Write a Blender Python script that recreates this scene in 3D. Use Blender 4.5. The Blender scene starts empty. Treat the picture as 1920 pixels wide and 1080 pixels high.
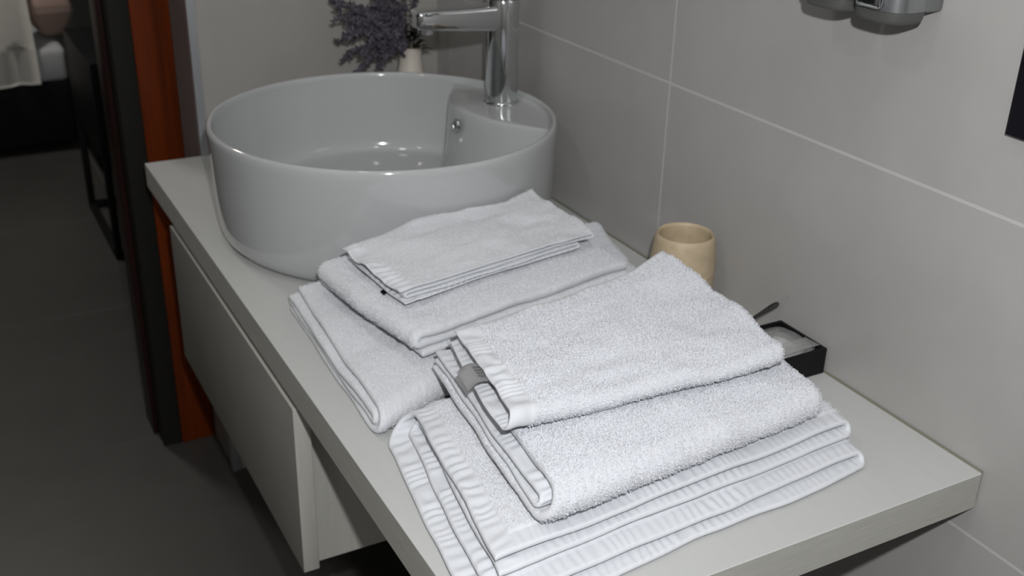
import bpy, bmesh, math, random
import numpy as np
from mathutils import Vector, Matrix
from mathutils.bvhtree import BVHTree

random.seed(4)
SC = bpy.context.scene
COL = SC.collection
ZC = 0.60            # height of the counter top above the floor

# ------------------------------------------------------------------ camera
cd = bpy.data.cameras.new('camera'); cam = bpy.data.objects.new('camera', cd); COL.objects.link(cam)
cam.location = (-0.778, -0.518, 0.564 + ZC)
cam.rotation_euler = (1.1298, -0.0227, -0.4939)
cd.sensor_width = 36; cd.lens = 2057.7 / 1920 * 36
cd.clip_start = 0.02
cd.dof.use_dof = True; cd.dof.focus_distance = 0.85; cd.dof.aperture_fstop = 10
SC.camera = cam
SC.view_settings.view_transform = 'Standard'; SC.view_settings.look = 'None'
SC.view_settings.gamma = 1; SC.view_settings.use_curve_mapping = False
SC.view_settings.exposure = 0.0

# ------------------------------------------------------------------ world + lights
w = bpy.data.worlds.new('world'); SC.world = w; w.use_nodes = True
w.node_tree.nodes['Background'].inputs[0].default_value = (0.8, 0.85, 1, 1)
w.node_tree.nodes['Background'].inputs[1].default_value = 0.03

def light(name, kind, loc, power, size=0.1, rot=(0, 0, 0), color=(1, 1, 1)):
    l = bpy.data.lights.new(name, kind); l.energy = power; l.color = color
    o = bpy.data.objects.new(name, l); o.location = loc; o.rotation_euler = rot
    if kind == 'POINT': l.shadow_soft_size = size
    if kind == 'AREA': l.shape = 'DISK'; l.size = size
    COL.objects.link(o); return o
# the photographer's flash, just above the lens
light('camera_flash', 'POINT', (-0.735, -0.53, 0.68 + ZC), 38.0, 0.012, color=(0.985, 0.99, 1.0))
# ceiling spots of the bathroom
CEIL = 2.38
LAMPS = [(-1.62, -0.15, 3.2), (-0.62, -0.75, 1.6), (-0.62, 0.55, 1.2)]
for lx, ly, lw in LAMPS:
    light('ceiling_spot_light', 'AREA', (lx, ly, CEIL - 0.02), lw, 0.09, color=(1.0, 0.97, 0.92))
light('bedroom_fill_light', 'AREA', (-1.0, 2.8, CEIL - 0.05), 15.0, 0.3, color=(1.0, 0.95, 0.88))  # added unseen fill that brightens the bedding, no fixture belongs to it

# ------------------------------------------------------------------ helpers
def finish(name, me, mats, parent=None, smooth=True, auto=None):
    for m in (mats if isinstance(mats, (list, tuple)) else [mats]): me.materials.append(m)
    if smooth: me.polygons.foreach_set('use_smooth', [True] * len(me.polygons))
    o = bpy.data.objects.new(name, me); COL.objects.link(o)
    if parent: o.parent = parent
    return o
def from_bm(name, bm, mats, parent=None, smooth=False, angle=35):
    bmesh.ops.recalc_face_normals(bm, faces=bm.faces)
    me = bpy.data.meshes.new(name)
    if smooth:
        for e in bm.edges:
            if len(e.link_faces) == 2 and e.calc_face_angle(0) > math.radians(angle): e.smooth = False
    bm.to_mesh(me); bm.free()
    return finish(name, me, mats, parent, smooth)
def tag(o, label=None, cat=None, group=None, kind=None):
    if label: o['label'] = label
    if cat: o['category'] = cat
    if group: o['group'] = group
    if kind: o['kind'] = kind
    return o
def empty(name, loc=(0, 0, 0), rz=0):
    o = bpy.data.objects.new(name, None); o.location = loc; o.rotation_euler = (0, 0, rz)
    o.empty_display_size = 0.02; COL.objects.link(o); return o
def add_box(bm, lo, hi, bevel=0.0, seg=2):
    r = bmesh.ops.create_cube(bm, size=1)
    c = [(a + b) / 2 for a, b in zip(lo, hi)]; s = [b - a for a, b in zip(lo, hi)]
    for v in r['verts']: v.co = Vector([c[i] + v.co[i] * s[i] for i in range(3)])
    if bevel:
        es = list({e for v in r['verts'] for e in v.link_edges})
        bmesh.ops.bevel(bm, geom=es, offset=bevel, segments=seg, profile=0.5, affect='EDGES')
def box(name, lo, hi, mat, parent=None, bevel=0.0, seg=2):
    bm = bmesh.new(); add_box(bm, lo, hi, bevel, seg)
    return from_bm(name, bm, mat, parent, smooth=bevel > 0, angle=60)
def add_lathe(bm, prof, center=(0, 0, 0), seg=48, axis='z', cap0=False, cap1=False):
    rings = []
    cx, cy, cz = center
    for r, z in prof:
        ring = []
        for k in range(seg):
            t = 2 * math.pi * k / seg; u, v = r * math.cos(t), r * math.sin(t)
            if axis == 'z': p = (cx + u, cy + v, cz + z)
            elif axis == 'x': p = (cx + z, cy + u, cz + v)
            else: p = (cx + u, cy + z, cz + v)
            ring.append(bm.verts.new(p))
        rings.append(ring)
    for a, b in zip(rings, rings[1:]):
        for k in range(seg): bm.faces.new((a[k], a[(k + 1) % seg], b[(k + 1) % seg], b[k]))
    if cap0: bm.faces.new(rings[0])
    if cap1: bm.faces.new(rings[-1])
def add_tube(bm, pts, radii, seg=8):
    pts = [Vector(p) for p in pts]
    if not hasattr(radii, '__len__'): radii = [radii] * len(pts)
    rings = []
    for i, p in enumerate(pts):
        d = (pts[min(i + 1, len(pts) - 1)] - pts[max(i - 1, 0)]).normalized()
        ref = Vector((0, 0, 1)) if abs(d.z) < 0.9 else Vector((1, 0, 0))
        u = d.cross(ref).normalized(); v = d.cross(u)
        rings.append([bm.verts.new(p + (u * math.cos(t) + v * math.sin(t)) * radii[i]) for t in [2 * math.pi * k / seg for k in range(seg)]])
    for a, b in zip(rings, rings[1:]):
        for k in range(seg): bm.faces.new((a[k], a[(k + 1) % seg], b[(k + 1) % seg], b[k]))
    bm.faces.new(rings[0]); bm.faces.new(rings[-1])

# ------------------------------------------------------------------ materials
def mat(name, color=(0.8, 0.8, 0.8), rough=0.5, metal=0.0, **kw):
    m = bpy.data.materials.new(name); m.use_nodes = True
    b = m.node_tree.nodes['Principled BSDF']
    b.inputs['Base Color'].default_value = (*color, 1); b.inputs['Roughness'].default_value = rough
    b.inputs['Metallic'].default_value = metal
    for k, v in kw.items(): b.inputs[k.replace('_', ' ')].default_value = v
    return m, m.node_tree, b
def N(nt, t, **kw):
    n = nt.nodes.new(t)
    for k, v in kw.items(): setattr(n, k, v)
    return n
def noise(nt, scale, detail=4, vec=None, rough=0.55):
    n = N(nt, 'ShaderNodeTexNoise'); n.inputs['Scale'].default_value = scale; n.inputs['Detail'].default_value = detail
    n.inputs['Roughness'].default_value = rough
    if vec is not None: nt.links.new(vec, n.inputs['Vector'])
    return n
def ramp(nt, fac, stops):
    r = N(nt, 'ShaderNodeValToRGB'); nt.links.new(fac, r.inputs[0])
    el = r.color_ramp.elements
    while len(el) < len(stops): el.new(0.5)
    for e, (p, c) in zip(el, stops): e.position = p; e.color = (*c, 1)
    return r
def bump(nt, b, h, strength=0.2, dist=0.001, prev=None):
    n = N(nt, 'ShaderNodeBump'); n.inputs['Strength'].default_value = strength; n.inputs['Distance'].default_value = dist
    nt.links.new(h, n.inputs['Height'])
    if prev: nt.links.new(prev.outputs[0], n.inputs['Normal'])
    nt.links.new(n.outputs[0], b.inputs['Normal']); return n
def objcoord(nt, scale=(1, 1, 1)):
    tc = N(nt, 'ShaderNodeTexCoord'); mp = N(nt, 'ShaderNodeMapping'); mp.inputs['Scale'].default_value = scale
    nt.links.new(tc.outputs['Object'], mp.inputs[0]); return mp.outputs[0]
def math_(nt, op, a, b=None, clamp=False):
    n = N(nt, 'ShaderNodeMath', operation=op); n.use_clamp = clamp
    for i, x in enumerate((a, b)):
        if x is None: continue
        if isinstance(x, (int, float)): n.inputs[i].default_value = x
        else: nt.links.new(x, n.inputs[i])
    return n.outputs[0]

def tile_mat(name, c_dark, c_light, grout, lines, rough=0.3, width=0.0022):
    """lines: list of (axis index, offset, period) giving the joints between tiles."""
    m, nt, b = mat(name, rough=rough)
    oc = objcoord(nt)
    n1 = noise(nt, 2.2, 5, oc); n2 = noise(nt, 14, 6, oc)
    mixn = math_(nt, 'ADD', math_(nt, 'MULTIPLY', n1.outputs[0], 0.7), math_(nt, 'MULTIPLY', n2.outputs[0], 0.3))
    r = ramp(nt, mixn, [(0.3, c_dark), (0.7, c_light)])
    sep = N(nt, 'ShaderNodeSeparateXYZ'); nt.links.new(oc, sep.inputs[0])
    tot = None
    for ax, off, per in lines:
        v = math_(nt, 'SUBTRACT', sep.outputs[ax], off - per / 2 + per * 50 * -1)
        f = math_(nt, 'MODULO', v, per)
        d = math_(nt, 'ABSOLUTE', math_(nt, 'SUBTRACT', f, per / 2))
        g = math_(nt, 'LESS_THAN', d, width)
        tot = g if tot is None else math_(nt, 'MAXIMUM', tot, g)
    mx = N(nt, 'ShaderNodeMix', data_type='RGBA')
    nt.links.new(tot, mx.inputs['Factor']); nt.links.new(r.outputs[0], mx.inputs['A']); mx.inputs['B'].default_value = (*grout, 1)
    nt.links.new(mx.outputs['Result'], b.inputs['Base Color'])
    rr = N(nt, 'ShaderNodeMapRange'); nt.links.new(tot, rr.inputs[0]); rr.inputs[3].default_value = rough; rr.inputs[4].default_value = 0.8
    nt.links.new(rr.outputs[0], b.inputs['Roughness'])
    h = math_(nt, 'SUBTRACT', math_(nt, 'MULTIPLY', n2.outputs[0], 0.25), tot)
    bump(nt, b, h, 0.25, 0.0012)
    return m
G1 = 0.233 + ZC; P1 = 0.303
M_wall = tile_mat('grey_wall_tile', (0.335, 0.327, 0.316), (0.395, 0.388, 0.378), (0.455, 0.45, 0.44), [(2, G1, P1), (1, 0.516, 0.606)], 0.32, 0.0016)
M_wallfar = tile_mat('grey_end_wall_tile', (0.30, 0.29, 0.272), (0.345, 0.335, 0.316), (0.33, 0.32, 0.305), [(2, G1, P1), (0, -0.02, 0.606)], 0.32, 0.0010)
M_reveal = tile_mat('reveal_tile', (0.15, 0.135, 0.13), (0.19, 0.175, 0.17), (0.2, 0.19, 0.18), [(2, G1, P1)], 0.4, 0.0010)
M_floor = tile_mat('dark_floor_tile', (0.041, 0.039, 0.036), (0.061, 0.058, 0.054), (0.066, 0.063, 0.06), [(0, -0.35, 0.60), (1, 0.15, 0.60)], 0.4, 0.0018)
M_paint, nt, b = mat('wall_paint', (0.20, 0.195, 0.185), 0.8); bump(nt, b, noise(nt, 60).outputs[0], 0.05)
M_dkwall, nt, b = mat('dark_bedroom_paint', (0.06, 0.065, 0.06), 0.8); bump(nt, b, noise(nt, 60).outputs[0], 0.05)
M_ceil, nt, b = mat('ceiling_paint', (0.7, 0.7, 0.68), 0.9); bump(nt, b, noise(nt, 80).outputs[0], 0.05)

def laminate(name, c1, c2, axis_scale, rough=0.45):
    m, nt, b = mat(name, rough=rough)
    v = objcoord(nt, axis_scale)
    n = noise(nt, 1.0, 6, v, 0.65)
    r = ramp(nt, n.outputs[0], [(0.25, c1), (0.75, c2)])
    nt.links.new(r.outputs[0], b.inputs['Base Color'])
    bump(nt, b, n.outputs[0], 0.12, 0.0006)
    return m
M_counter = laminate('white_wood_grain_laminate', (0.46, 0.468, 0.458), (0.485, 0.49, 0.48), (160, 14, 160))
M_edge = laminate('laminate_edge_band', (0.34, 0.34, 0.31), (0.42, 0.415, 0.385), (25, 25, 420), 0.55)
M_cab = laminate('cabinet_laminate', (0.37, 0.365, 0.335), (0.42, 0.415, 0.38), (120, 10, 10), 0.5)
M_cab_dark = laminate('cabinet_laminate_dark', (0.20, 0.196, 0.178), (0.235, 0.23, 0.21), (120, 10, 10), 0.5)  # darker version of the cabinet laminate, for the drawer's outward face only
M_ceramic, nt, b = mat('glazed_ceramic', (0.415, 0.425, 0.43), 0.09); b.inputs['Coat Weight'].default_value = 0.3; b.inputs['Coat Roughness'].default_value = 0.03
M_chrome, nt, b = mat('chrome', (0.62, 0.64, 0.65), 0.08, 1.0)
M_satin, nt, b = mat('brushed_silver', (0.36, 0.37, 0.38), 0.33, 0.85)
nn = noise(nt, 1, 3, objcoord(nt, (30, 30, 900))); bump(nt, b, nn.outputs[0], 0.06, 0.0004)
M_dkplastic, nt, b = mat('dark_grey_plastic', (0.075, 0.076, 0.072), 0.45); bump(nt, b, noise(nt, 300).outputs[0], 0.05, 0.0003)
M_greyplastic, nt, b = mat('grey_plastic', (0.13, 0.135, 0.135), 0.4); bump(nt, b, noise(nt, 300).outputs[0], 0.05, 0.0003)
M_black, nt, b = mat('black_plastic', (0.008, 0.008, 0.009), 0.45); bump(nt, b, noise(nt, 400).outputs[0], 0.08, 0.0003)
M_blackglass, nt, b = mat('black_glass', (0.004, 0.003, 0.006), 0.3, Specular_IOR_Level=0.12); bump(nt, b, noise(nt, 5).outputs[0], 0.01, 0.0003)
M_blackmetal, nt, b = mat('black_powder_coat', (0.006, 0.006, 0.006), 0.6); bump(nt, b, noise(nt, 500).outputs[0], 0.08, 0.0003)
for m_ in (M_black, M_blackmetal): m_.node_tree.nodes['Principled BSDF'].inputs['Specular IOR Level'].default_value = 0.12
M_sealant, nt, b = mat('sealant', (0.19, 0.185, 0.14), 0.5); bump(nt, b, noise(nt, 90).outputs[0], 0.2, 0.0006)
M_alu, nt, b = mat('aluminium_trim', (0.42, 0.43, 0.45), 0.35, 0.6); bump(nt, b, noise(nt, 200).outputs[0], 0.04, 0.0003)
M_charcoal, nt, b = mat('charcoal_strip', (0.013, 0.0125, 0.011), 0.65, Specular_IOR_Level=0.15); bump(nt, b, noise(nt, 200).outputs[0], 0.1, 0.0003)
def wood(name, c1, c2, c3, rough=0.4):
    m, nt, b = mat(name, rough=rough)
    v = objcoord(nt, (45, 45, 2.2)); n = noise(nt, 1, 7, v, 0.62)
    r = ramp(nt, n.outputs[0], [(0.28, c1), (0.5, c2), (0.72, c3)])
    nt.links.new(r.outputs[0], b.inputs['Base Color']); bump(nt, b, n.outputs[0], 0.15, 0.0006); return m
M_wood = wood('orange_brown_wood', (0.05, 0.009, 0.002), (0.10, 0.017, 0.002), (0.145, 0.025, 0.002))
M_wood.node_tree.nodes['Principled BSDF'].inputs['Specular IOR Level'].default_value = 0.15
M_wooddk = wood('dark_red_wood', (0.010, 0.004, 0.0035), (0.016, 0.005, 0.0045), (0.022, 0.007, 0.006))
M_wooddk.node_tree.nodes['Principled BSDF'].inputs['Specular IOR Level'].default_value = 0.15
M_beige, nt, b = mat('beige_stoneware', (0.50, 0.40, 0.265), 0.55)
nb = noise(nt, 70, 5, objcoord(nt)); r = ramp(nt, nb.outputs[0], [(0.3, (0.40, 0.32, 0.21)), (0.7, (0.49, 0.395, 0.265))]); nt.links.new(r.outputs[0], b.inputs['Base Color']); bump(nt, b, nb.outputs[0], 0.15, 0.0006)
M_bedding, nt, b = mat('white_bedding', (0.75, 0.73, 0.69), 0.9); bump(nt, b, noise(nt, 40).outputs[0], 0.2, 0.003)
M_sheet, nt, b = mat('grey_white_sheet', (0.42, 0.43, 0.44), 0.9); bump(nt, b, noise(nt, 40).outputs[0], 0.2, 0.003)
M_pink, nt, b = mat('pink_beige_cloth', (0.38, 0.27, 0.23), 0.9); bump(nt, b, noise(nt, 60).outputs[0], 0.2, 0.003)
M_greycloth, nt, b = mat('grey_cloth', (0.13, 0.12, 0.115), 0.9); bump(nt, b, noise(nt, 60).outputs[0], 0.2, 0.003)
M_vase, nt, b = mat('cream_vase', (0.60, 0.55, 0.49), 0.35); bump(nt, b, noise(nt, 60).outputs[0], 0.05, 0.0005)
def varied(name, a, c, scale, rough=0.8):
    m, nt, b = mat(name, rough=rough); n = noise(nt, scale, 3, objcoord(nt))
    r = ramp(nt, n.outputs[0], [(0.35, a), (0.65, c)]); nt.links.new(r.outputs[0], b.inputs['Base Color']); return m
M_lav = varied('lavender_petal', (0.045, 0.038, 0.05), (0.10, 0.09, 0.115), 90)
M_leaf = varied('grey_green_leaf', (0.035, 0.045, 0.022), (0.085, 0.10, 0.05), 60)
M_orangeb = varied('rust_bud', (0.25, 0.08, 0.03), (0.3, 0.12, 0.05), 60)
# terry cloth
M_terry, nt, b = mat('white_terry_cloth', (0.585, 0.598, 0.625), 0.95)
b.inputs['Sheen Weight'].default_value = 0.25; b.inputs['Sheen Roughness'].default_value = 0.6
oc = objcoord(nt); n1 = noise(nt, 900, 3, oc, 0.7)
bump(nt, b, n1.outputs[0], 0.45, 0.0007)
M_hem, nt, b = mat('white_hem_cloth', (0.595, 0.612, 0.645), 0.85)
b.inputs['Sheen Weight'].default_value = 0.15
n1 = noise(nt, 1400, 2, objcoord(nt)); bump(nt, b, n1.outputs[0], 0.15, 0.0003)
M_loop, nt, b = mat('white_terry_loops', (0.66, 0.675, 0.72), 0.9)
M_label, nt, b = mat('grey_satin_label', (0.46, 0.46, 0.47), 0.45); bump(nt, b, noise(nt, 800).outputs[0], 0.1, 0.0002)
M_ink, nt, b = mat('label_print', (0.12, 0.12, 0.13), 0.7)
M_clear, nt, b = mat('clear_plastic_film', (0.55, 0.55, 0.55), 0.15)
b.inputs['Alpha'].default_value = 0.32
bump(nt, b, noise(nt, 70).outputs[0], 0.5, 0.004)
M_sleeve, nt, b = mat('clear_sleeve', (0.45, 0.45, 0.45), 0.25); b.inputs['Alpha'].default_value = 0.07; bump(nt, b, noise(nt, 90).outputs[0], 0.3, 0.003)
M_whitepl, nt, b = mat('white_packet_paper', (0.62, 0.62, 0.61), 0.5); bump(nt, b, noise(nt, 100).outputs[0], 0.3, 0.001)
M_lamp, nt, b = mat('lamp_diffuser', (0.9, 0.9, 0.9), 0.5); b.inputs['Emission Color'].default_value = (1, 0.95, 0.87, 1); b.inputs['Emission Strength'].default_value = 3.0

# ------------------------------------------------------------------ the setting
def struct(name, lo, hi, m): return tag(box(name, lo, hi, m), kind='structure')
struct('floor', (-2.6, -1.8, -0.1), (1.6, 5.6, 0.0), M_floor)
struct('ceiling', (-2.6, -1.8, CEIL), (1.6, 5.6, CEIL + 0.1), M_ceil)
struct('wall_right', (0.0, -1.6, 0.0), (0.12, 1.175, CEIL), M_wall)
struct('wall_far', (-0.408, 1.175, 0.0), (0.12, 1.306, CEIL), M_wallfar)
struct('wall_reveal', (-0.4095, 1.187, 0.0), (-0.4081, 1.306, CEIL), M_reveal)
struct('wall_left', (-1.92, -1.6, 0.0), (-1.8, 1.175, CEIL), M_paint)
struct('wall_near', (-1.92, -1.72, 0.0), (0.12, -1.6, CEIL), M_paint)
struct('wall_doorside', (-1.92, 1.175, 0.0), (-1.32, 1.306, CEIL), M_paint)
struct('wall_lintel', (-1.32, 1.175, 2.1), (-0.4095, 1.306, CEIL), M_paint)
struct('wall_bedroom_far', (-2.6, 4.6, 0.0), (1.6, 4.72, CEIL), M_dkwall)
struct('wall_bedroom_left', (-2.6, 1.42, 0.0), (-2.48, 4.6, CEIL), M_dkwall)
struct('wall_bedroom_right', (0.9, 1.42, 0.0), (1.02, 4.6, CEIL), M_dkwall)
struct('wall_bedroom_near', (-0.41, 1.306, 0.0), (0.9, 1.42, CEIL), M_dkwall)
struct('wall_bedroom_side', (-2.48, 1.306, 0.0), (-1.32, 1.42, CEIL), M_dkwall)
struct('trim_1', (-0.4125, 1.1715, 0.0), (-0.4005, 1.187, CEIL), M_alu)
# door frame: wood jamb, charcoal seal strip, dark casing behind
df = tag(empty('door_1', (-0.46, 1.36, 0)), kind='structure')
def child_box(name, lo, hi, m, root, bevel=0.001):
    o = box(name, lo, hi, m, root, bevel); o.location = -Vector(root.location); return o
child_box('door_jamb', (-0.472, 1.3065, 0), (-0.4105, 1.42, 2.08), M_wood, df)
child_box('seal_strip', (-0.506, 1.3085, 0), (-0.472, 1.36, 2.08), M_charcoal, df)
child_box('door_casing', (-0.514, 1.36, 0), (-0.472, 1.43, 2.08), M_wooddk, df)

# ceiling spots
for i, (lx, ly, lw) in enumerate(LAMPS):
    e = tag(empty('ceiling_spot', (lx, ly, CEIL)), 'round recessed ceiling spotlight with silver ring', 'ceiling light', 'bathroom ceiling spots')
    bm = bmesh.new(); add_lathe(bm, [(0.045, 0), (0.06, 0), (0.06, -0.006), (0.047, -0.008), (0.045, 0)], seg=32); from_bm('ring', bm, M_satin, e, True)
    bm = bmesh.new(); add_lathe(bm, [(0.045, -0.001), (0.03, -0.003), (0.001, -0.003)], seg=32, cap1=True); from_bm('diffuser', bm, M_lamp, e, True)

# ------------------------------------------------------------------ counter
ct = tag(empty('countertop', (-0.25, 0.59, ZC - 0.038)), 'long white wood-grain laminate countertop carrying the basin and towels', 'countertop')
bm = bmesh.new(); add_box(bm, (-0.5, 0.0, ZC - 0.038), (-0.0025, 1.173, ZC), 0.0006, 1)
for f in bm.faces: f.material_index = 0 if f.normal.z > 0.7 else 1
o = from_bm('slab', bm, [M_counter, M_edge], ct, False); o.location = -Vector(ct.location)
bm = bmesh.new()
add_box(bm, (-0.003, 0.001, ZC - 0.030), (-0.0003, 1.172, ZC + 0.0012), 0.0004, 1)
o = from_bm('sealant_bead', bm, M_sealant, ct); o.location = -Vector(ct.location)

# wall-hung cabinet below
cb = tag(empty('vanity_cabinet', (-0.24, 0.8, ZC - 0.318)), 'wall-hung off-white drawer cabinet under the far half of the countertop', 'cabinet')
bm = bmesh.new()
for lo, hi in [((-0.4775, 0.484, ZC - 0.279), (-0.001, 0.502, ZC - 0.0485)), ((-0.4775, 1.026, ZC - 0.279), (-0.001, 1.044, ZC - 0.0485)),
               ((-0.4775, 0.502, ZC - 0.279), (-0.001, 1.026, ZC - 0.262)), ((-0.019, 0.502, ZC - 0.262), (-0.001, 1.026, ZC - 0.0485)),
               ((-0.44, 0.502, ZC - 0.1), (-0.42, 1.026, ZC - 0.0485)), ((-0.36, 0.502, ZC - 0.0485), (-0.05, 1.026, ZC - 0.0381))]:
    add_box(bm, lo, hi)
o = from_bm('body', bm, M_cab, cb); o.location = -Vector(cb.location)
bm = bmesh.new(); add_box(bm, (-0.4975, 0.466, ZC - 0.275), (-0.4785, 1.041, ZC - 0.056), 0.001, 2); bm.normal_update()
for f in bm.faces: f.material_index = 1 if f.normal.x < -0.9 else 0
o = from_bm('drawer_front', bm, [M_cab, M_cab_dark], cb, True, 60); o.location = -Vector(cb.location)

# ------------------------------------------------------------------ basin
def basin():
    cx, cy = -0.256, 0.785
    root = tag(empty('vessel_basin', (cx, cy, ZC + 0.0004)), 'round white glazed vessel basin standing on the countertop', 'basin')
    n = 256
    th = np.linspace(0, 2 * np.pi, n, endpoint=False)
    sx, sy = -0.018, 0.005                                # centre of the star-shaped bowl outline
    def circ(r):                                           # radius from the star centre to a circle about (0,0)
        bx = sx * np.cos(th) + sy * np.sin(th); c = sx * sx + sy * sy - r * r
        return -bx + np.sqrt(bx * bx - c)
    def deck(off):                                         # distance to the deck edge x = off + 3.8 (y-.012)^2
        out = np.full(n, 9.0)
        for i, t in enumerate(th):
            for d in np.linspace(0.02, 0.3, 1400):
                x = sx + d * math.cos(t); y = sy + d * math.sin(t)
                if x > off + 3.4 * (y - 0.012) ** 2: out[i] = d; break
        return out
    def smin(a, b, k):
        h = np.clip(0.5 + 0.5 * (b - a) / k, 0, 1); return b * (1 - h) + a * h - k * h * (1 - h)
    rings = []
    def ring(rad, z): rings.append(np.stack([sx + rad * np.cos(th), sy + rad * np.sin(th), np.full(n, z) if np.isscalar(z) else z], 1))
    R, H = 0.2265, 0.1525
    for r, z in [(0.02, 0.0), (0.190, 0.0), (0.203, 0.0008), (0.211, 0.004), (0.2165, 0.010), (0.2195, 0.018), (0.2215, 0.034), (0.2228, 0.06), (0.2240, 0.09), (0.225, 0.12), (R, 0.140), (R, 0.1475),
                 (R - 0.0008, 0.1506), (R - 0.0024, H), (R - 0.0048, H), (R - 0.0066, 0.1512), (R - 0.0074, 0.1490), (R - 0.0077, 0.1465)]:
        ring(circ(r), z)
    # rim -> deck -> bowl
    dk = deck(0.118)
    base = smin(circ(R - 0.008), dk, 0.006)
    full = circ(R - 0.008)
    gap = np.clip((full - base) / 0.02, 0, 1)             # 1 where the tap deck lies between rim and bowl
    for f in (0.12, 0.35, 0.65, 0.93): ring(full + (base - full) * f * np.ones(n), 0.1435 + (1 - gap) * (0.0015 - 0.002 * f))
    ring(base - 0.0008 * gap, 0.1405 + 0.002 * gap); ring(base - 0.0002 - 0.0022 * gap, 0.1390); ring(base - 0.0003 - 0.0030 * gap, 0.1350)
    s = base - 0.004
    zf = 0.034
    for inset, z in [(0.0012, 0.125), (0.003, 0.105), (0.005, 0.085), (0.0072, 0.066), (0.0095, 0.052), (0.0118, 0.0435), (0.0150, 0.0385), (0.0195, 0.0362), (0.028, 0.0350), (0.055, 0.0340)]:
        bb = smin(circ(R - 0.008) - inset, deck(0.118 - inset * 0.9), 0.006 + inset * 0.35)
        ring(bb - 0.0003 - 0.0030 * gap, z)
    last = rings[-1][:, :2] - np.array([sx, sy])
    for f, z in [(0.6, 0.0325), (0.3, 0.0315), (0.13, 0.031)]:
        rings.append(np.column_stack([last * f + np.array([sx, sy]), np.full(n, z)]))
    V = np.concatenate(rings); m = len(rings)
    F = []
    for i in range(m - 1):
        a = i * n + np.arange(n); b2 = i * n + (np.arange(n) + 1) % n
        F.append(np.stack([a, b2, b2 + n, a + n], 1))
    F = np.concatenate(F).tolist(); F.append(list(range(n))[::-1]); F.append(list(range((m - 1) * n, m * n)))
    me = bpy.data.meshes.new('bowl'); me.from_pydata(V.tolist(), [], F)
    o = finish('bowl', me, M_ceramic, root)
    # overflow ring in the deck's front wall
    ov = empty('overflow_ring'); ov.parent = root
    bm = bmesh.new(); add_lathe(bm, [(0.0055, -0.001), (0.0055, 0.0025), (0.0068, 0.0036), (0.0088, 0.003), (0.0100, 0.0006), (0.0100, -0.001)], seg=32, axis='x')
    bm2 = bmesh.new(); add_lathe(bm2, [(0.0056, 0.0), (0.0001, 0.0)], seg=24, axis='x', cap1=True)
    bpy.data.objects.remove(ov)
    ov = from_bm('overflow_ring', bm, M_chrome, root, True, 60); ov.location = (0.1085, 0.008, 0.122); ov.rotation_euler = (0, 0, math.pi)
    h = from_bm('overflow_hole', bm2, M_black, ov, True)
    # drain
    bm = bmesh.new(); add_lathe(bm, [(0.034, 0.0), (0.033, 0.002), (0.028, 0.003), (0.026, 0.0045), (0.001, 0.006)], seg=40, cap1=True)
    d = from_bm('drain_plug', bm, M_chrome, root, True); d.location = (sx, sy, 0.0305)
basin()

# ------------------------------------------------------------------ tap
def tap():
    z0 = ZC + 0.1435
    root = tag(empty('basin_mixer_tap', (-0.072, 0.805, z0)), 'tall chrome single-lever mixer tap standing on the basin deck', 'tap')
    root.rotation_euler = (0, 0, math.radians(-2))
    bm = bmesh.new()
    add_lathe(bm, [(0.001, 0), (0.0245, 0), (0.0248, 0.002), (0.0235, 0.004), (0.0222, 0.005), (0.0222, 0.105), (0.0222, 0.141), (0.0215, 0.143), (0.001, 0.143)], seg=56)
    from_bm('column', bm, M_chrome, root, True, 50)
    # spout: a flat rounded bar widening a little to the mouth
    bm = bmesh.new()
    secs = []
    for x, zc, hw, hh in [(-0.012, 0.1195, 0.016, 0.0175), (-0.03, 0.1195, 0.0165, 0.0170), (-0.06, 0.1205, 0.0168, 0.0155), (-0.095, 0.1222, 0.0168, 0.0138), (-0.122, 0.1235, 0.0165, 0.0128), (-0.1275, 0.1236, 0.0155, 0.0115), (-0.129, 0.1236, 0.013, 0.008)]:
        sec = []
        for k in range(24):
            t = 2 * math.pi * k / 24; c, s = math.cos(t), math.sin(t)
            y = hw * math.copysign(abs(c) ** 0.35, c); z = hh * math.copysign(abs(s) ** 0.35, s)
            sec.append(bm.verts.new((x, y, zc + z)))
        secs.append(sec)
    for a, b_ in zip(secs, secs[1:]):
        for k in range(24): bm.faces.new((a[k], a[(k + 1) % 24], b_[(k + 1) % 24], b_[k]))
    bm.faces.new(secs[0]); bm.faces.new(secs[-1])
    sp = from_bm('spout', bm, M_chrome, root, True, 50)
    bm = bmesh.new(); add_lathe(bm, [(0.011, 0.0), (0.011, -0.007), (0.009, -0.0075), (0.009, -0.003), (0.001, -0.003)], seg=32)
    a = from_bm('aerator', bm, M_chrome, sp, True, 50); a.location = (-0.112, 0, 0.1112)
    # lever cap and handle
    bm = bmesh.new(); add_lathe(bm, [(0.0180, 0.1432), (0.0180, 0.1465), (0.0222, 0.1475), (0.0222, 0.178), (0.0205, 0.182), (0.001, 0.183)], seg=56)
    cp = from_bm('lever_cap', bm, M_chrome, root, True, 50)
    bm = bmesh.new(); add_box(bm, (-0.115, -0.011, 0.181), (0.016, 0.011, 0.188), 0.003, 3)
    from_bm('lever', bm, M_chrome, cp, True, 50)
tap()

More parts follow.
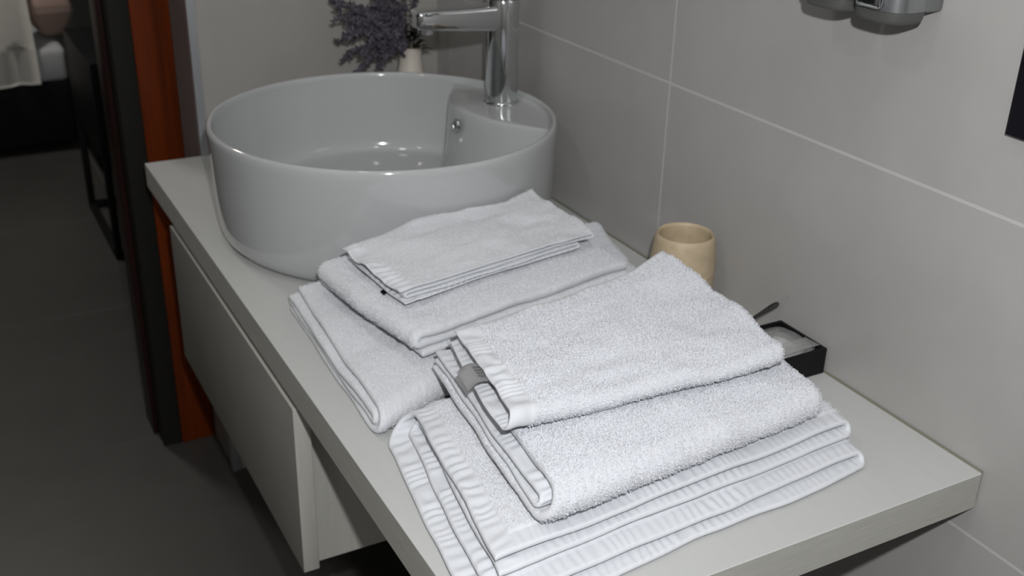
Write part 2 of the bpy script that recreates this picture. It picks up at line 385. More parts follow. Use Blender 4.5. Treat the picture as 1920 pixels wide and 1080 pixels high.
# ------------------------------------------------------------------ vase with lavender
def vase():
    bx, by = -0.088, 1.085
    v = tag(empty('bud_vase', (bx, by, ZC)), 'small cream bud vase behind the basin holding dried lavender', 'vase')
    bm = bmesh.new()
    add_lathe(bm, [(0.001, 0), (0.026, 0), (0.031, 0.006), (0.033, 0.03), (0.031, 0.07), (0.024, 0.11), (0.0185, 0.14), (0.018, 0.158), (0.0195, 0.164), (0.0175, 0.164), (0.0162, 0.158), (0.016, 0.14), (0.001, 0.13)], seg=40)
    from_bm('body', bm, M_vase, v, True, 60)
    rnd = random.Random(11)
    root = tag(empty('lavender_bunch', (bx, by, ZC + 0.133)), 'bunch of dried purple lavender drooping left out of the vase', 'dried flowers')
    def spike(tip, i):
        p0 = Vector((rnd.uniform(-.006, .006), rnd.uniform(-.006, .006), 0.004))
        tip = Vector(tip); top = Vector((p0.x * 1.2 + tip.x * .45, tip.y * .45, max(0.055, tip.z * 0.5 + 0.055)))
        pts = []
        for k in range(13):
            t = k / 12; pts.append(p0 * (1 - t) ** 2 + top * 2 * t * (1 - t) + tip * t * t)
        bm = bmesh.new(); add_tube(bm, pts, 0.0011, 5)
        st = from_bm('stem', bm, M_leaf, root, True)
        bm = bmesh.new()
        for k in range(5, 13):
            for q in range(7):
                f = (k + rnd.random()) / 13
                P = p0 * (1 - f) ** 2 + top * 2 * f * (1 - f) + tip * f * f
                d = Vector((rnd.gauss(0, 1), rnd.gauss(0, 1), rnd.gauss(0, 1))).normalized()
                r = rnd.uniform(0.0022, 0.0042); P = P + d * rnd.uniform(0.002, 0.0065) * (1.15 - f * 0.5)
                mtx = Matrix.Translation(P) @ d.to_track_quat('Z', 'Y').to_matrix().to_4x4() @ Matrix.Diagonal((r * 0.7, r * 0.7, r * 1.6, 1))
                bmesh.ops.create_icosphere(bm, subdivisions=1, radius=1, matrix=mtx)
        from_bm('blossom', bm, M_lav, st, True, 80)
    tips = []
    for i in range(34):
        x = rnd.uniform(-0.125, 0.004); z = rnd.uniform(0.012, 0.15) * (1 if x > -0.1 else 0.7)
        tips.append((x, rnd.uniform(-0.04, 0.03), z))
    tips += [(-0.132, -0.01, 0.083), (-0.128, 0.0, 0.10), (-0.105, -0.02, -0.004), (-0.098, -0.01, 0.0), (-0.09, -0.02, 0.01), (-0.066, -0.02, 0.002), (-0.06, -0.01, 0.006), (-0.11, 0.0, 0.022)]
    for i, t in enumerate(tips): spike(t, i)
    # leaves at the neck
    for i in range(26):
        a = rnd.uniform(0, 6.28); L = rnd.uniform(0.025, 0.05); up = rnd.uniform(0.1, 0.9)
        d = Vector((math.cos(a) * 0.8, math.sin(a) * 0.5, up)).normalized()
        s = d.cross(Vector((0, 0, 1))).normalized(); base = Vector((rnd.uniform(-.01, .01), rnd.uniform(-.008, .008), rnd.uniform(0.02, 0.05)))
        bm = bmesh.new(); w_ = 0.0045
        L0 = []; R0 = []
        for k in range(7):
            t = k / 6; c = base + d * L * t + Vector((0, 0, -0.02 * t * t)); ww = w_ * math.sin(math.pi * min(0.97, t * 0.9 + 0.08))
            L0.append(bm.verts.new(c + s * ww)); R0.append(bm.verts.new(c - s * ww))
        for k in range(6): bm.faces.new((L0[k], R0[k], R0[k + 1], L0[k + 1]))
        bmesh.ops.solidify(bm, geom=bm.faces[:], thickness=0.0006)
        from_bm('leaf', bm, M_leaf if i % 9 else M_orangeb, root, True)
vase()

# ------------------------------------------------------------------ tumbler
def cup():
    root = tag(empty('tumbler', (-0.046, 0.402, ZC)), 'beige stoneware tumbler standing against the tiled wall', 'tumbler')
    bm = bmesh.new()
    pr = [(0.001, 0), (0.029, 0), (0.0320, 0.002), (0.0345, 0.012), (0.0368, 0.03), (0.0376, 0.045), (0.0374, 0.06), (0.0362, 0.075), (0.0345, 0.086), (0.0332, 0.0905), (0.0318, 0.092), (0.0303, 0.0912), (0.0298, 0.088), (0.031, 0.075), (0.032, 0.05), (0.030, 0.012), (0.026, 0.006), (0.001, 0.005)]
    add_lathe(bm, pr, seg=64)
    from_bm('tumbler_body', bm, M_beige, root, True, 60)
    bm = bmesh.new(); add_lathe(bm, [(0.0373, 0.0478), (0.03795, 0.0484), (0.03795, 0.0496), (0.0373, 0.0502)], seg=64)
    from_bm('band', bm, M_beige, root, True, 60)
cup()

# ------------------------------------------------------------------ toiletries tray
def tray():
    x0, x1, y0, y1, h, t = -0.105, -0.004, 0.204, 0.276, 0.029, 0.003
    root = tag(empty('toiletries_tray', ((x0 + x1) / 2, (y0 + y1) / 2, ZC)), 'black open tray of toiletries against the tiled wall', 'tray')
    bm = bmesh.new()
    W, D = (x1 - x0) / 2, (y1 - y0) / 2
    add_box(bm, (-W, -D, 0), (W, D, t)); add_box(bm, (-W, -D, t), (W, -D + t, h)); add_box(bm, (-W, D - t, t), (W, D, h))
    add_box(bm, (-W, -D + t, t), (-W + t, D - t, h)); add_box(bm, (W - t, -D + t, t), (W, D - t, h))
    from_bm('tray_shell', bm, M_black, root)
    # sealed packets lying in the tray, each a crimped pillow of clear film around something white
    def packet(x, y, z, rz, ry, L, Wd, H, m, lab, inner=True):
        e = tag(empty('toiletry_packet', (x, y, ZC + z), rz), lab, 'packet'); e.rotation_euler = (0, ry, rz)
        def pillow(L, Wd, H, amp, m, nm):
            nx, ny = 30, 24; Vt = []; F = []
            rs = np.random.RandomState(int(L * 9e4))
            ph = rs.uniform(0, 6, 6)
            for s in (1, -1):
                for i in range(nx + 1):
                    for j in range(ny + 1):
                        u, v = i / nx * 2 - 1, j / ny * 2 - 1
                        z_ = H * max(0, (1 - u * u)) ** 0.5 * max(0, (1 - v * v)) ** 0.5 + amp * (math.sin(u * 7 + ph[0] + v * 3) + math.sin(v * 11 + ph[1])) * (1 - max(abs(u), abs(v)))
                        Vt.append((u * L, v * Wd, s * z_ + H + 0.0005 * math.sin(u * 40) * (abs(v) > .9)))
            for s in range(2):
                o_ = s * (nx + 1) * (ny + 1)
                for i in range(nx):
                    for j in range(ny):
                        a = o_ + i * (ny + 1) + j; q = [a, a + ny + 1, a + ny + 2, a + 1]
                        F.append(q if s == 0 else q[::-1])
            me = bpy.data.meshes.new(nm); me.from_pydata(Vt, [], F); return finish(nm, me, m, e)
        pillow(L, Wd, H, 0.0008, m, 'film')
        if inner: pillow(L * 0.72, Wd * 0.7, H * 0.7, 0.0004, M_whitepl, 'contents')
    packet(-0.040, 0.240, 0.0060, 0.15, 0.0, 0.031, 0.027, 0.0165, M_clear, 'large clear crinkled packet filling the middle of the black tray')
    packet(-0.0865, 0.240, 0.006, 0.0, 0.0, 0.0135, 0.028, 0.010, M_clear, 'clear packet tucked at the towel side of the black tray')
    packet(-0.038, 0.219, 0.0300, 0.1, 0.05, 0.030, 0.010, 0.0016, M_clear, 'slim clear sachet lying along the near rim of the tray', False)
    # comb in a sleeve leaning on the far rim and the wall
    c = tag(empty('comb', (-0.028, 0.29, ZC + 0.032)), 'black comb handle sticking up from the tray in a clear sleeve', 'comb')
    a, bb = Vector((-0.034, 0.300, ZC + 0.020)), Vector((-0.0065, 0.280, ZC + 0.0485))
    d = bb - a
    bm = bmesh.new(); add_tube(bm, [a + d * t for t in (0, .2, .4, .6, .75, .88, .96, 1)], [0.0018, 0.002, 0.0022, 0.0027, 0.0031, 0.0032, 0.0026, 0.0008], 12)
    o = from_bm('handle', bm, M_black, c, True); o.location = -Vector(c.location)
    s = d.cross(Vector((0, 0, 1))).normalized() * 0.0055; u = Vector((0, 0, 0.0034))
    bm = bmesh.new()
    r = []
    for t in (0, 0.5, 1.0, 1.35, 1.42):
        p = a + d * t; p.x = min(p.x, -0.0015)
        k = 0.3 if t > 1.02 else 1
        r.append([bm.verts.new(p + s + u * k), bm.verts.new(p - s + u * k), bm.verts.new(p - s - u * k), bm.verts.new(p + s - u * k)])
    for p, q in zip(r, r[1:]):
        for k in range(4): bm.faces.new((p[k], p[(k + 1) % 4], q[(k + 1) % 4], q[k]))
    o = from_bm('sleeve', bm, M_sleeve, c, False); o.location = -Vector(c.location)
tray()

# ------------------------------------------------------------------ soap dispenser and black panel on the wall
def dispenser():
    zb = ZC + 0.3785
    root = tag(empty('soap_dispenser', (0, 0.215, zb)), 'silver twin soap dispenser mounted high on the tiled wall', 'soap dispenser')
    bm = bmesh.new(); add_box(bm, (-0.022, -0.074, 0.007), (0.0, 0.060, 0.20), 0.003, 2); from_bm('wall_bracket', bm, M_greyplastic, root, True)
    for k, yc in enumerate((-0.050, 0.013)):
        e = empty('pod', (0, yc, 0)); e.parent = root
        def section(z, sc=1.0, n=48):
            out = []
            for i in range(n):
                t = 2 * math.pi * i / n; c, s = math.cos(t), math.sin(t)
                out.append((-0.038 + 0.022 * sc * math.copysign(abs(c) ** 0.6, c), 0.0275 * sc * math.copysign(abs(s) ** 0.6, s), z))
            return out
        def loft(levels, nm, m):
            bm = bmesh.new(); rr = [[bm.verts.new(p) for p in section(z, sc)] for z, sc in levels]
            for a, b_ in zip(rr, rr[1:]):
                for i in range(48): bm.faces.new((a[i], a[(i + 1) % 48], b_[(i + 1) % 48], b_[i]))
            bm.faces.new(rr[0]); bm.faces.new(rr[-1]); return from_bm(nm, bm, m, e, True, 50)
        loft([(-0.001, 0.86), (0.0, 0.93), (0.003, 0.975), (0.009, 1.0)], 'base', M_dkplastic)
        loft([(0.0093, 1.005), (0.0108, 1.01), (0.17, 1.01), (0.18, 0.97), (0.184, 0.85)], 'tank', M_satin)
        if k == 0 or True:
            bm = bmesh.new(); add_box(bm, (-0.068, -0.014, 0.011), (-0.056, 0.014, 0.034), 0.004, 3); l = from_bm('push_lever', bm, M_chrome, e, True)
            bm = bmesh.new(); add_box(bm, (-0.0695, -0.010, 0.015), (-0.064, 0.010, 0.030), 0.002, 2); from_bm('lever_slot', bm, M_black, l, True)
dispenser()
pn = tag(box('black_glass_panel', (-0.008, -0.42, ZC + 0.304), (-0.0005, 0.050, ZC + 0.95), M_blackglass, None, 0.0008), 'flat black glass panel on the tiled wall at the right edge', 'wall panel')

# ------------------------------------------------------------------ bedroom furniture seen through the door
def bedroom():
    root = tag(empty('bed', (-1.3, 3.75, 0)), 'bed with black base and white bedding beyond the doorway', 'bed')
    def cb(name, lo, hi, m, bev, par=root, seg=3): 
        o = box(name, lo, hi, m, par, bev, seg); o.location = -Vector(root.location); return o
    cb('bed_base', (-2.35, 3.2, 0.03), (-0.36, 4.55, 0.228), M_black, 0.004)
    cb('mattress', (-2.33, 3.205, 0.2285), (-0.362, 4.5, 0.335), M_sheet, 0.02)
    # rumpled duvet hanging down the near side
    bm = bmesh.new(); nx, ny = 60, 40; rs = np.random.RandomState(3)
    x0, x1 = -2.2, -0.452
    grid = []
    for i in range(nx + 1):
        row = []
        for j in range(ny + 1):
            u, v = i / nx, j / ny; x = x0 + (x1 - x0) * u
            fold = 0.016 * math.sin(x * 38 + 2 * math.sin(x * 9)) + 0.01 * math.sin(x * 83)
            if v < 0.3: y, z = 3.195 - 0.012 + fold * 0.8, 0.232 + (0.36 - 0.232) * v / 0.3
            else:
                t = (v - 0.3) / 0.7; y = 3.19 + t * 0.19; z = 0.36 + 0.22 * (1 - math.exp(-t * 3.5)) + 0.02 * math.sin(x * 17 + t * 9) + fold * 0.4
            row.append(bm.verts.new((x, y, z)))
        grid.append(row)
    for i in range(nx):
        for j in range(ny): bm.faces.new((grid[i][j], grid[i + 1][j], grid[i + 1][j + 1], grid[i][j + 1]))
    bmesh.ops.solidify(bm, geom=bm.faces[:], thickness=0.012)
    o = from_bm('duvet', bm, M_bedding, root, True, 180); o.location = -Vector(root.location)
    def pillow(name, c, s, m, rx, lab, cat):
        bm = bmesh.new(); bmesh.ops.create_cube(bm, size=2); bmesh.ops.subdivide_edges(bm, edges=bm.edges[:], cuts=10, use_grid_fill=True)
        for v in bm.verts:
            x, y, z = v.co; k = (1 - 0.55 * x ** 4) ** .5 * (1 - 0.55 * y ** 4) ** .5
            v.co = Vector((x * s[0] * (1 - .06 * y * y), y * s[1] * (1 - .06 * x * x), z * s[2] * max(.12, 1 - max(abs(x), abs(y)) ** 3) + 0))
        o = from_bm(name, bm, m, None, True, 180); o.location = c; o.rotation_euler = rx; return tag(o, lab, cat)
    pillow('pillow', (-0.383, 3.37, 0.442), (0.064, 0.09, 0.10), M_pink, (0, 0, 0.1), 'pinkish beige pillow at the right end of the bed', 'pillow')
    pillow('cushion', (-0.62, 3.52, 0.56), (0.10, 0.16, 0.09), M_greycloth, (1.1, 0, 0.2), 'dark grey cushion lying on the white duvet', 'cushion')
    # bedside table
    nsx = tag(empty('nightstand', (-0.16, 3.1, 0)), 'low black nightstand beside the end of the bed', 'nightstand')
    o = box('carcass', (-0.345, 2.93, 0.02), (0.05, 3.35, 0.33), M_black, nsx, 0.002); o.location = -Vector(nsx.location)
    o = box('drawer', (-0.335, 2.915, 0.06), (0.04, 2.93, 0.31), M_blackmetal, nsx, 0.001); o.location = -Vector(nsx.location)
    # black metal side table with an open frame
    st = tag(empty('side_table', (-0.26, 2.43, 0)), 'black side table on an open metal frame behind the door frame', 'table')
    t = 0.018; xa, xb, ya, yb, zt = -0.425, -0.08, 2.226, 2.65, 0.27
    def sb(name, lo, hi, m=M_blackmetal, par=st): o = box(name, lo, hi, m, par, 0.001); o.location = -Vector(st.location); return o
    for x in (xa, xb - t):
        for y in (ya, yb - t): sb('leg', (x, y, 0), (x + t, y + t, zt))
        sb('runner', (x, ya + t, 0), (x + t, yb - t, t))
    for y in (ya, yb - t): sb('crossbar', (xa + t, y, 0), (xb - t, y + t, t))
    sb('table_box', (xa, ya, zt), (xb, yb, 0.51), M_black)
bedroom()

# ------------------------------------------------------------------ towels
def vnoise(x, y, seed, n=256):
    r = np.random.RandomState(seed).rand(n, n).astype(np.float32)
    xi = np.floor(x).astype(int); yi = np.floor(y).astype(int); fx = x - xi; fy = y - yi
    fx = fx * fx * (3 - 2 * fx); fy = fy * fy * (3 - 2 * fy)
    a = r[xi % n, yi % n]; b_ = r[(xi + 1) % n, yi % n]; c = r[xi % n, (yi + 1) % n]; d = r[(xi + 1) % n, (yi + 1) % n]
    return (a * (1 - fx) + b_ * fx) * (1 - fy) + (c * (1 - fx) + d * fx) * fy - 0.5
def profile(E, sp, ds):
    """fold profile: layers stacked upward, turning at each inner entry of E; returns x, z, tangent, arc length."""
    P = []; n = len(E) - 1
    for i in range(n):
        d = 1 if E[i + 1] > E[i] else -1; r = sp / 2; z = sp * (i + 0.5)
        xs = E[i] if i == 0 else E[i] + d * r
        xe = E[i + 1] if i == n - 1 else E[i + 1] - d * r
        k = max(2, int(abs(xe - xs) / ds))
        for t in np.linspace(0, 1, k, endpoint=(i == n - 1)): P.append((xs + (xe - xs) * t, z))
        if i < n - 1:
            k = max(5, int(math.pi * r / ds))
            for t in np.linspace(0, 1, k, endpoint=False):
                a = -math.pi / 2 + math.pi * t; P.append((xe + d * r * math.cos(a) * 1.0, z + r + r * math.sin(a)))
    P = np.array(P); T = np.gradient(P, axis=0); T /= np.linalg.norm(T, axis=1)[:, None]
    L = np.concatenate([[0], np.cumsum(np.linalg.norm(np.diff(P, axis=0), axis=1))])
    return P, T, L
def towel(name, label, quad, z0, E1, E2, sp, gap2=0.0, th=0.85, seed=1, hs=(0.02, 0.02), hq=(0.02, 0.02), ds=0.0015,
          slant=(0, 0), warp=None, lump=0.002, pile=0.0007, loops=20000, loop_len=0.0032, pucker=0.0011, sp2=None, post=None, sag=0.0, edge_w=0.0028):
    quad = [np.array(q, float) for q in quad]                 # near-left, near-right, far-right, far-left (x, y)
    W = (np.linalg.norm(quad[1] - quad[0]) + np.linalg.norm(quad[2] - quad[3])) / 2
    B = (np.linalg.norm(quad[3] - quad[0]) + np.linalg.norm(quad[2] - quad[1])) / 2
    e1 = [x * W for x in E1]; e2 = [x * B for x in E2]
    P1_, T1_, L1 = profile(e1, sp, ds)
    H = sp * (len(E1) - 1)
    H2 = sp2 if sp2 else H + gap2
    P2_, T2_, L2 = profile(e2, H2, ds)
    S, Q = len(L1), len(L2)
    s, q = np.meshgrid(L1, L2, indexing='ij')
    a = np.repeat(P1_[:, 0:1], Q, 1); h = np.repeat(P1_[:, 1:2], Q, 1) - H / 2
    Nb = -T2_[:, 1]; Nz = T2_[:, 0]
    b_ = P2_[None, :, 0] + h * Nb[None]; z = P2_[None, :, 1] + h * Nz[None]
    # wandering edges: each layer drifts a little in the plane
    a = a + 0.007 * vnoise(s * 3 + 5, q * 9, seed) * 1.0 + 0.002 * vnoise(s * 20, q * 30, seed + 1)
    b_ = b_ + 0.007 * vnoise(s * 9, q * 3 + 3, seed + 2) + 0.002 * vnoise(s * 30, q * 20, seed + 3)
    # lower layers spread wider than upper ones
    ua = np.clip(1 - a / W, 0, 1); ub = np.clip(1 - b_ / B, 0, 1)
    a = a + slant[0] * z * ua ** 1.2; b_ = b_ + slant[1] * z * ub ** 1.2
    if len(slant) > 2: a = a - slant[2] * z * np.clip(a / W, 0, 1) ** 2
    Ht = H2 * (len(E2) - 1)
    u = a / W; v = b_ / B
    zf = np.clip(z / Ht, 0, 1)
    z = z + zf * lump * 2 * (vnoise(u * 5 + 9, v * 5, seed + 4) + 0.5 * vnoise(u * 11, v * 11, seed + 5) - 0.62)
    if sag: z = z - zf * sag * (1 - np.clip(np.minimum(np.minimum(u, 1 - u), np.minimum(v, 1 - v)) / 0.18, 0, 1) ** 0.7)
    if warp is not None: u, v, z = warp(u, v, z, zf)
    X = (1 - v)[..., None] * ((1 - u)[..., None] * quad[0] + u[..., None] * quad[1]) + v[..., None] * ((1 - u)[..., None] * quad[3] + u[..., None] * quad[2])
    C = np.concatenate([X, z[..., None]], 2)
    if post is not None: C = post(C, zf)
    # cloth pushed up against the basin stops at its wall
    dx = C[..., 0] + 0.256; dy = C[..., 1] - 0.785; rr = 0.2265 + sp * 0.5 + 0.003
    inside = (dx * dx + dy * dy < rr * rr)
    C[..., 1] = np.where(inside, 0.785 - np.sqrt(np.clip(rr * rr - dx * dx, 0, None)), C[..., 1])
    # hems
    def band(c, L, w):
        d0 = c; d1 = L - c; m0 = d0 < w[0] if w[0] else np.zeros_like(c, bool); m1 = d1 < w[1] if w[1] else np.zeros_like(c, bool)
        d = np.full_like(c, 1.0); 
        if w[0]: d = np.where(m0, d0 / w[0], d)
        if w[1]: d = np.where(m1, d1 / w[1], d)
        return m0 | m1, d
    ms, dsn = band(s, L1[-1], hs); mq, dqn = band(q, L2[-1], hq)
    hem = ms | mq
    lam = 0.0125; lam2 = 0.0085
    ph1 = q / lam + 2.6 * vnoise(q / 0.03, s * 0, seed + 6) + 0.5 * vnoise(q / .02, s / .01, seed + 16); ph2 = s / lam2 + 1.6 * vnoise(s / 0.03, q * 0, seed + 7) + 0.5 * vnoise(s / .01, q / .02, seed + 17)
    am1 = 0.75 + 0.9 * vnoise(q / 0.04, s * 0, seed + 8); am2 = 0.75 + 0.9 * vnoise(s / 0.04, q * 0, seed + 9)
    pk = np.where(ms, np.sin(2 * np.pi * ph1) * am1 * np.sin(np.pi * np.clip(dsn, 0, 1)) ** 0.7, 0)
    pk = np.where(mq & ~ms, np.sin(2 * np.pi * ph2) * am2 * 0.6 * np.sin(np.pi * np.clip(dqn, 0, 1)) ** 0.7, pk)
    dmin = np.where(ms & mq, np.minimum(dsn, dqn), np.where(ms, dsn, dqn))
    # normals of the centre sheet
    gs = np.gradient(C, axis=0); gq = np.gradient(C, axis=1)
    Nn = np.cross(gs, gq); Nn /= np.linalg.norm(Nn, axis=2)[..., None] + 1e-12
    half = np.full_like(s, sp * th / 2)
    dedge = np.minimum(np.minimum(s, L1[-1] - s), np.minimum(q, L2[-1] - q))
    half = np.where(hem, sp * th / 2 * (0.62 + 0.30 * (dmin > 0.93) + 0.10 * (dmin < 0.12)) , half)
    half = half * np.clip(0.35 + 0.65 * np.sqrt(np.clip(dedge / edge_w, 0, 1)), 0, 1)
    rel = np.where(hem, np.clip(1.0 - dmin * 0, 0, 1), 0)
    def pilen(off):
        n_ = vnoise(s / 0.0022 + off, q / 0.0030, seed + 20) + 0.8 * vnoise(s / 0.0038, q / 0.0024 + off, seed + 21) + 1.2 * vnoise(s / 0.012 + off, q / 0.012, seed + 22)
        return n_ * pile * (~hem)
    top = C + Nn * (half + pilen(0.3) + pk * pucker)[..., None]
    bot = C - Nn * (half + pilen(7.7) - pk * pucker)[..., None]
    for A in (top, bot): A[..., 2] = np.maximum(A[..., 2], 0.0003)
    idx = np.arange(S * Q).reshape(S, Q)
    def quads(I): return np.stack([I[:-1, :-1], I[1:, :-1], I[1:, 1:], I[:-1, 1:]], 2).reshape(-1, 4)
    F = [quads(idx), quads(idx)[:, ::-1] + S * Q]
    hf = hem[:-1, :-1].reshape(-1); mi = [hf, hf]
    per = np.concatenate([idx[:, 0], idx[-1, 1:], idx[-2::-1, -1], idx[0, -2:0:-1]]); pn_ = np.roll(per, -1)
    rim = np.stack([per, pn_, pn_ + S * Q, per + S * Q], 1)[:, ::-1]; F.append(rim); mi.append(np.ones(len(rim), bool))
    V = np.concatenate([top.reshape(-1, 3), bot.reshape(-1, 3)]); F = np.concatenate(F); MI = np.concatenate(mi).astype(np.int32)
    # pile loops on the exposed cloth
    st = 5; rs = np.random.RandomState(seed + 50)
    cv = []; cf = []; off = 0
    for A in (top, bot):
        sub = A[::st, ::st]; I = np.arange(sub.shape[0] * sub.shape[1]).reshape(sub.shape[:2]); cv += sub.reshape(-1, 3).tolist(); cf += (quads(I) + off).tolist(); off += sub.shape[0] * sub.shape[1]
    bvh = BVHTree.FromPolygons(cv, cf)
    camp = np.array([-0.778, -0.518, 0.564]) - np.array([0, 0, z0])
    n_try = loops * 6; ii = rs.randint(1, S - 1, n_try); jj = rs.randint(1, Q - 1, n_try); side = rs.randint(0, 2, n_try)
    base = np.where(side[:, None] == 0, top[ii, jj], bot[ii, jj]); nrm = np.where(side[:, None] == 0, Nn[ii, jj], -Nn[ii, jj])
    ok = ~hem[ii, jj]
    vd = camp - base; vd /= np.linalg.norm(vd, axis=1)[:, None]
    ok &= (np.sum(vd * nrm, 1) > -0.35)
    base, nrm = base[ok], nrm[ok]
    keep = []
    for k in range(len(base)):
        p = Vector(base[k]) + Vector(nrm[k]) * 0.003
        if bvh.ray_cast(p, Vector(nrm[k]), 0.012)[0] is None: keep.append(k)
        if len(keep) >= loops: break
    base, nrm = base[keep], nrm[keep]; n_ = len(base)
    if n_:
        rd = rs.normal(size=(n_, 3)); t1 = rd - np.sum(rd * nrm, 1)[:, None] * nrm; t1 /= np.linalg.norm(t1, axis=1)[:, None]; t2 = np.cross(nrm, t1)
        Ln = loop_len * rs.uniform(0.6, 1.3, n_)[:, None]; Hh = loop_len * 0.42 * rs.uniform(0.5, 1.4, n_)[:, None]
        cur = rs.uniform(-0.5, 0.5, n_)[:, None] * Ln; wv = 0.00028
        segs = 5; ring = []
        for k in range(segs + 1):
            t = k / segs; c = base + t1 * Ln * (t - 0.5) + nrm * (Hh * math.sin(math.pi * t) - 0.0003) + t2 * cur * math.sin(math.pi * t)
            ring.append(np.stack([c + t2 * wv, c + nrm * wv * 1.2, c - t2 * wv], 1))
        LV = np.stack(ring, 1).reshape(-1, 3)                # n, segs+1, 3
        bI = len(V) + np.arange(n_)[:, None, None] * (segs + 1) * 3 + np.arange(segs)[None, :, None] * 3 + np.arange(2)[None, None, :]
        LF = np.stack([bI, bI + 1, bI + 4, bI + 3], 3).reshape(-1, 4)
        V = np.concatenate([V, LV]); F = np.concatenate([F, LF]); MI = np.concatenate([MI, np.full(len(LF), 2, np.int32)])
    V[:, 2] = np.maximum(V[:, 2], 0.0004)
    me = bpy.data.meshes.new(name); me.vertices.add(len(V)); me.vertices.foreach_set('co', V.astype(np.float32).ravel())
    me.loops.add(F.size); me.loops.foreach_set('vertex_index', F.astype(np.int32).ravel())
    me.polygons.add(len(F)); me.polygons.foreach_set('loop_start', np.arange(0, F.size, 4, dtype=np.int32)); 
    me.update(calc_edges=True)
    for m in (M_terry, M_hem, M_loop): me.materials.append(m)
    me.polygons.foreach_set('material_index', MI); me.polygons.foreach_set('use_smooth', np.ones(len(F), bool)); me.update()
    o = bpy.data.objects.new(name, me); o.location = (0, 0, ZC + z0); COL.objects.link(o)
    tag(o, label, 'towel')
    return o, dict(C=C, top=top, bot=bot, N=Nn, a=a, z=z, S=S, Q=Q, L1=L1, L2=L2)
ss = lambda x, a, b: np.clip((x - a) / (b - a), 0, 1) ** 2 * (3 - 2 * np.clip((x - a) / (b - a), 0, 1))

# back stack, beside the basin
towel('bath_towel', 'thick folded white bath towel at the bottom of the stack beside the basin', [(-0.475, 0.293), (-0.075, 0.448), (-0.036, 0.60), (-0.463, 0.580)], 0.0,
      [0, 1, 0.01], [1, 0, 1], 0.0094, seed=3, loops=16000, loop_len=0.0024, slant=(0.25, 0.0), lump=0.003, hs=(0, 0), hq=(0, 0), sag=0.002, pile=0.0006, edge_w=0.0045)
towel('bath_towel', 'folded white bath towel in the middle of the stack beside the basin', [(-0.408, 0.345), (-0.123, 0.396), (-0.125, 0.575), (-0.436, 0.553)], 0.0385,
      [0.03, 1, 0, 0.985], [0, 1], 0.0118, seed=8, loops=16000, loop_len=0.0026, lump=0.002, hs=(0, 0), hq=(0, 0), slant=(0.2, 0.15), sag=0.003, pile=0.0007, edge_w=0.0055, th=0.9)
def pt3(C, zf):
    C[..., 2] += 0.011 * np.clip((C[..., 1] - 0.43) / 0.15, 0, 1) ** 1.3
    return C
t3, i3 = towel('hand_towel', 'small thin white hand towel on top of the stack beside the basin', [(-0.402, 0.398), (-0.140, 0.447), (-0.147, 0.592), (-0.414, 0.522)], 0.0755,
      [0.02, 0.93, 0.04, 1, 0.0], [0, 1], 0.0048, seed=12, loops=5000, loop_len=0.0018, lump=0.0035, hs=(0.02, 0.02), hq=(0.005, 0.005), pile=0.0004, slant=(0.2, 0.2), pucker=0.0012, post=pt3)
# front stack
towel('bath_towel', 'large folded white bath towel with puckered hems at the bottom of the front stack', [(-0.505, 0.016), (-0.096, 0.046), (-0.078, 0.298), (-0.468, 0.280)], 0.0,
      [0, 1, 0.02], [0, 1, 0.04], 0.0100, gap2=0.001, seed=21, loops=26000, hs=(0.022, 0.022), hq=(0.022, 0.022), slant=(0.9, 0.8), lump=0.003, sag=0.004)
towel('bath_towel', 'fluffy folded white bath towel in the middle of the front stack', [(-0.436, 0.066), (-0.128, 0.092), (-0.100, 0.285), (-0.408, 0.322)], 0.0425,
      [0, 1, 0.015], [1, 0, 1], 0.0090, seed=33, loops=42000, loop_len=0.0036, hs=(0.022, 0), hq=(0.02, 0.02), slant=(0.6, 0.0), lump=0.003, sag=0.004, pile=0.0009)
def w3(u, v, z, zf):
    u = u + 0.055 * np.sin(np.pi * np.clip(v * 0.9, 0, 1)) * np.clip(u, 0, 1) ** 3
    z = z + 0.004 * zf * np.exp(-((u - 0.05) / 0.10) ** 2 - ((v - 0.45) / 0.3) ** 2) - 0.0035 * zf * np.exp(-((u - 0.4) / 0.25) ** 2 - ((v - 0.25) / 0.10) ** 2)
    return u, v, z
def p3(C, zf):
    d = (C[..., 0] + 0.200) * 0.637 + (C[..., 1] - 0.292) * 0.771
    C[..., 2] += 0.17 * (np.sqrt(np.clip(d, 0, None) ** 2 + 0.00002) - 0.0045) * (d > 0)
    return C
f3, i5 = towel('hand_towel', 'folded white hand towel with grey care label on top of the front stack', [(-0.420, 0.138), (-0.140, 0.132), (-0.134, 0.334), (-0.396, 0.292)], 0.0795,
      [0.4, 1, 0], [1, 0, 1], 0.0048, gap2=0.0025, seed=41, loops=32000, loop_len=0.0032, hs=(0, 0.022), hq=(0.010, 0.010), slant=(0.3, 0.0), warp=w3, post=p3, lump=0.004, pile=0.0007)

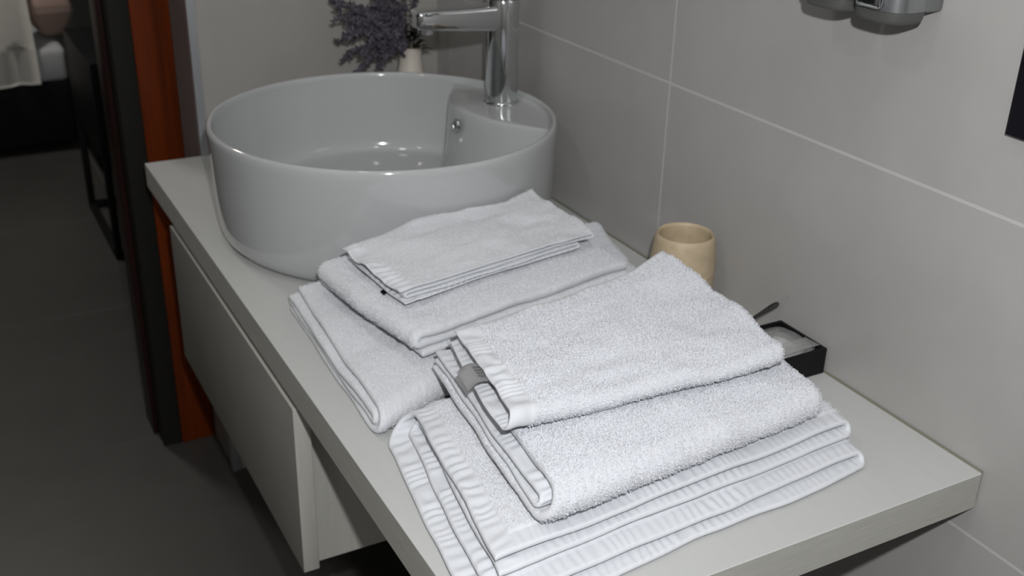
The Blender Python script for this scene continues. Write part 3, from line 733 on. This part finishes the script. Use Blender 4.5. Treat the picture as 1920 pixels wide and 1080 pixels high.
def ribbon(name, parent, P0, P1, rows, m, thick=0.0004):
    """a cloth strip whose short side runs from P0 to P1; rows = offsets from that line."""
    bm = bmesh.new(); g = []
    for off in rows:
        g.append([bm.verts.new(P0 + (P1 - P0) * t + Vector(off)) for t in (0, .25, .5, .75, 1)])
    for a, b_ in zip(g, g[1:]):
        for k in range(4): bm.faces.new((a[k], a[k + 1], b_[k + 1], b_[k]))
    bmesh.ops.solidify(bm, geom=bm.faces[:], thickness=thick)
    o = from_bm(name, bm, m, parent, True, 70); o.location = -Vector((0, 0, 0)); return o
def edge_pt(inf, frac_q, s_i=0):
    qi = int(inf['Q'] * frac_q); return Vector(inf['C'][s_i, qi])
# care label sewn under the upper left hem
A, B_ = edge_pt(i5, 0.80, -1), edge_pt(i5, 0.70, -1)
rows = [(0.006, 0, -0.0030), (0.0, 0, -0.0026), (-0.006, -0.001, -0.0006), (-0.012, -0.002, -0.0008), (-0.0175, -0.003, -0.0036), (-0.0195, -0.003, -0.0058)]
lb = ribbon('care_label', f3, A, B_, rows, M_label); lb['label'] = 'grey satin care label with small dark print'
bm = bmesh.new(); rnd = random.Random(3)
for k in range(6):
    for q in range(4):
        t0 = 0.2 + q * 0.16 + rnd.uniform(0, .03); t1 = t0 + rnd.uniform(.08, .13); f = k / 5
        o0 = Vector(rows[1]).lerp(Vector(rows[2]), f) ; o0 = o0 + Vector((0, 0, 0.0006)); o1 = o0 + Vector((-0.0005, 0, 0.00005))
        c = [A + (B_ - A) * t0 + o0, A + (B_ - A) * t1 + o0, A + (B_ - A) * t1 + o1, A + (B_ - A) * t0 + o1]
        bm.faces.new([bm.verts.new(x) for x in c])
bmesh.ops.solidify(bm, geom=bm.faces[:], thickness=0.0001)
from_bm('print', bm, M_ink, lb)
# little dark tag under the thin hand towel
A, B_ = edge_pt(i3, 0.36), edge_pt(i3, 0.30)
tg = ribbon('small_tag', t3, A, B_, [(0.01, 0, -0.001), (0, 0, -0.0012), (-0.004, -0.001, -0.0022)], M_black); tg['label'] = 'small black tag'
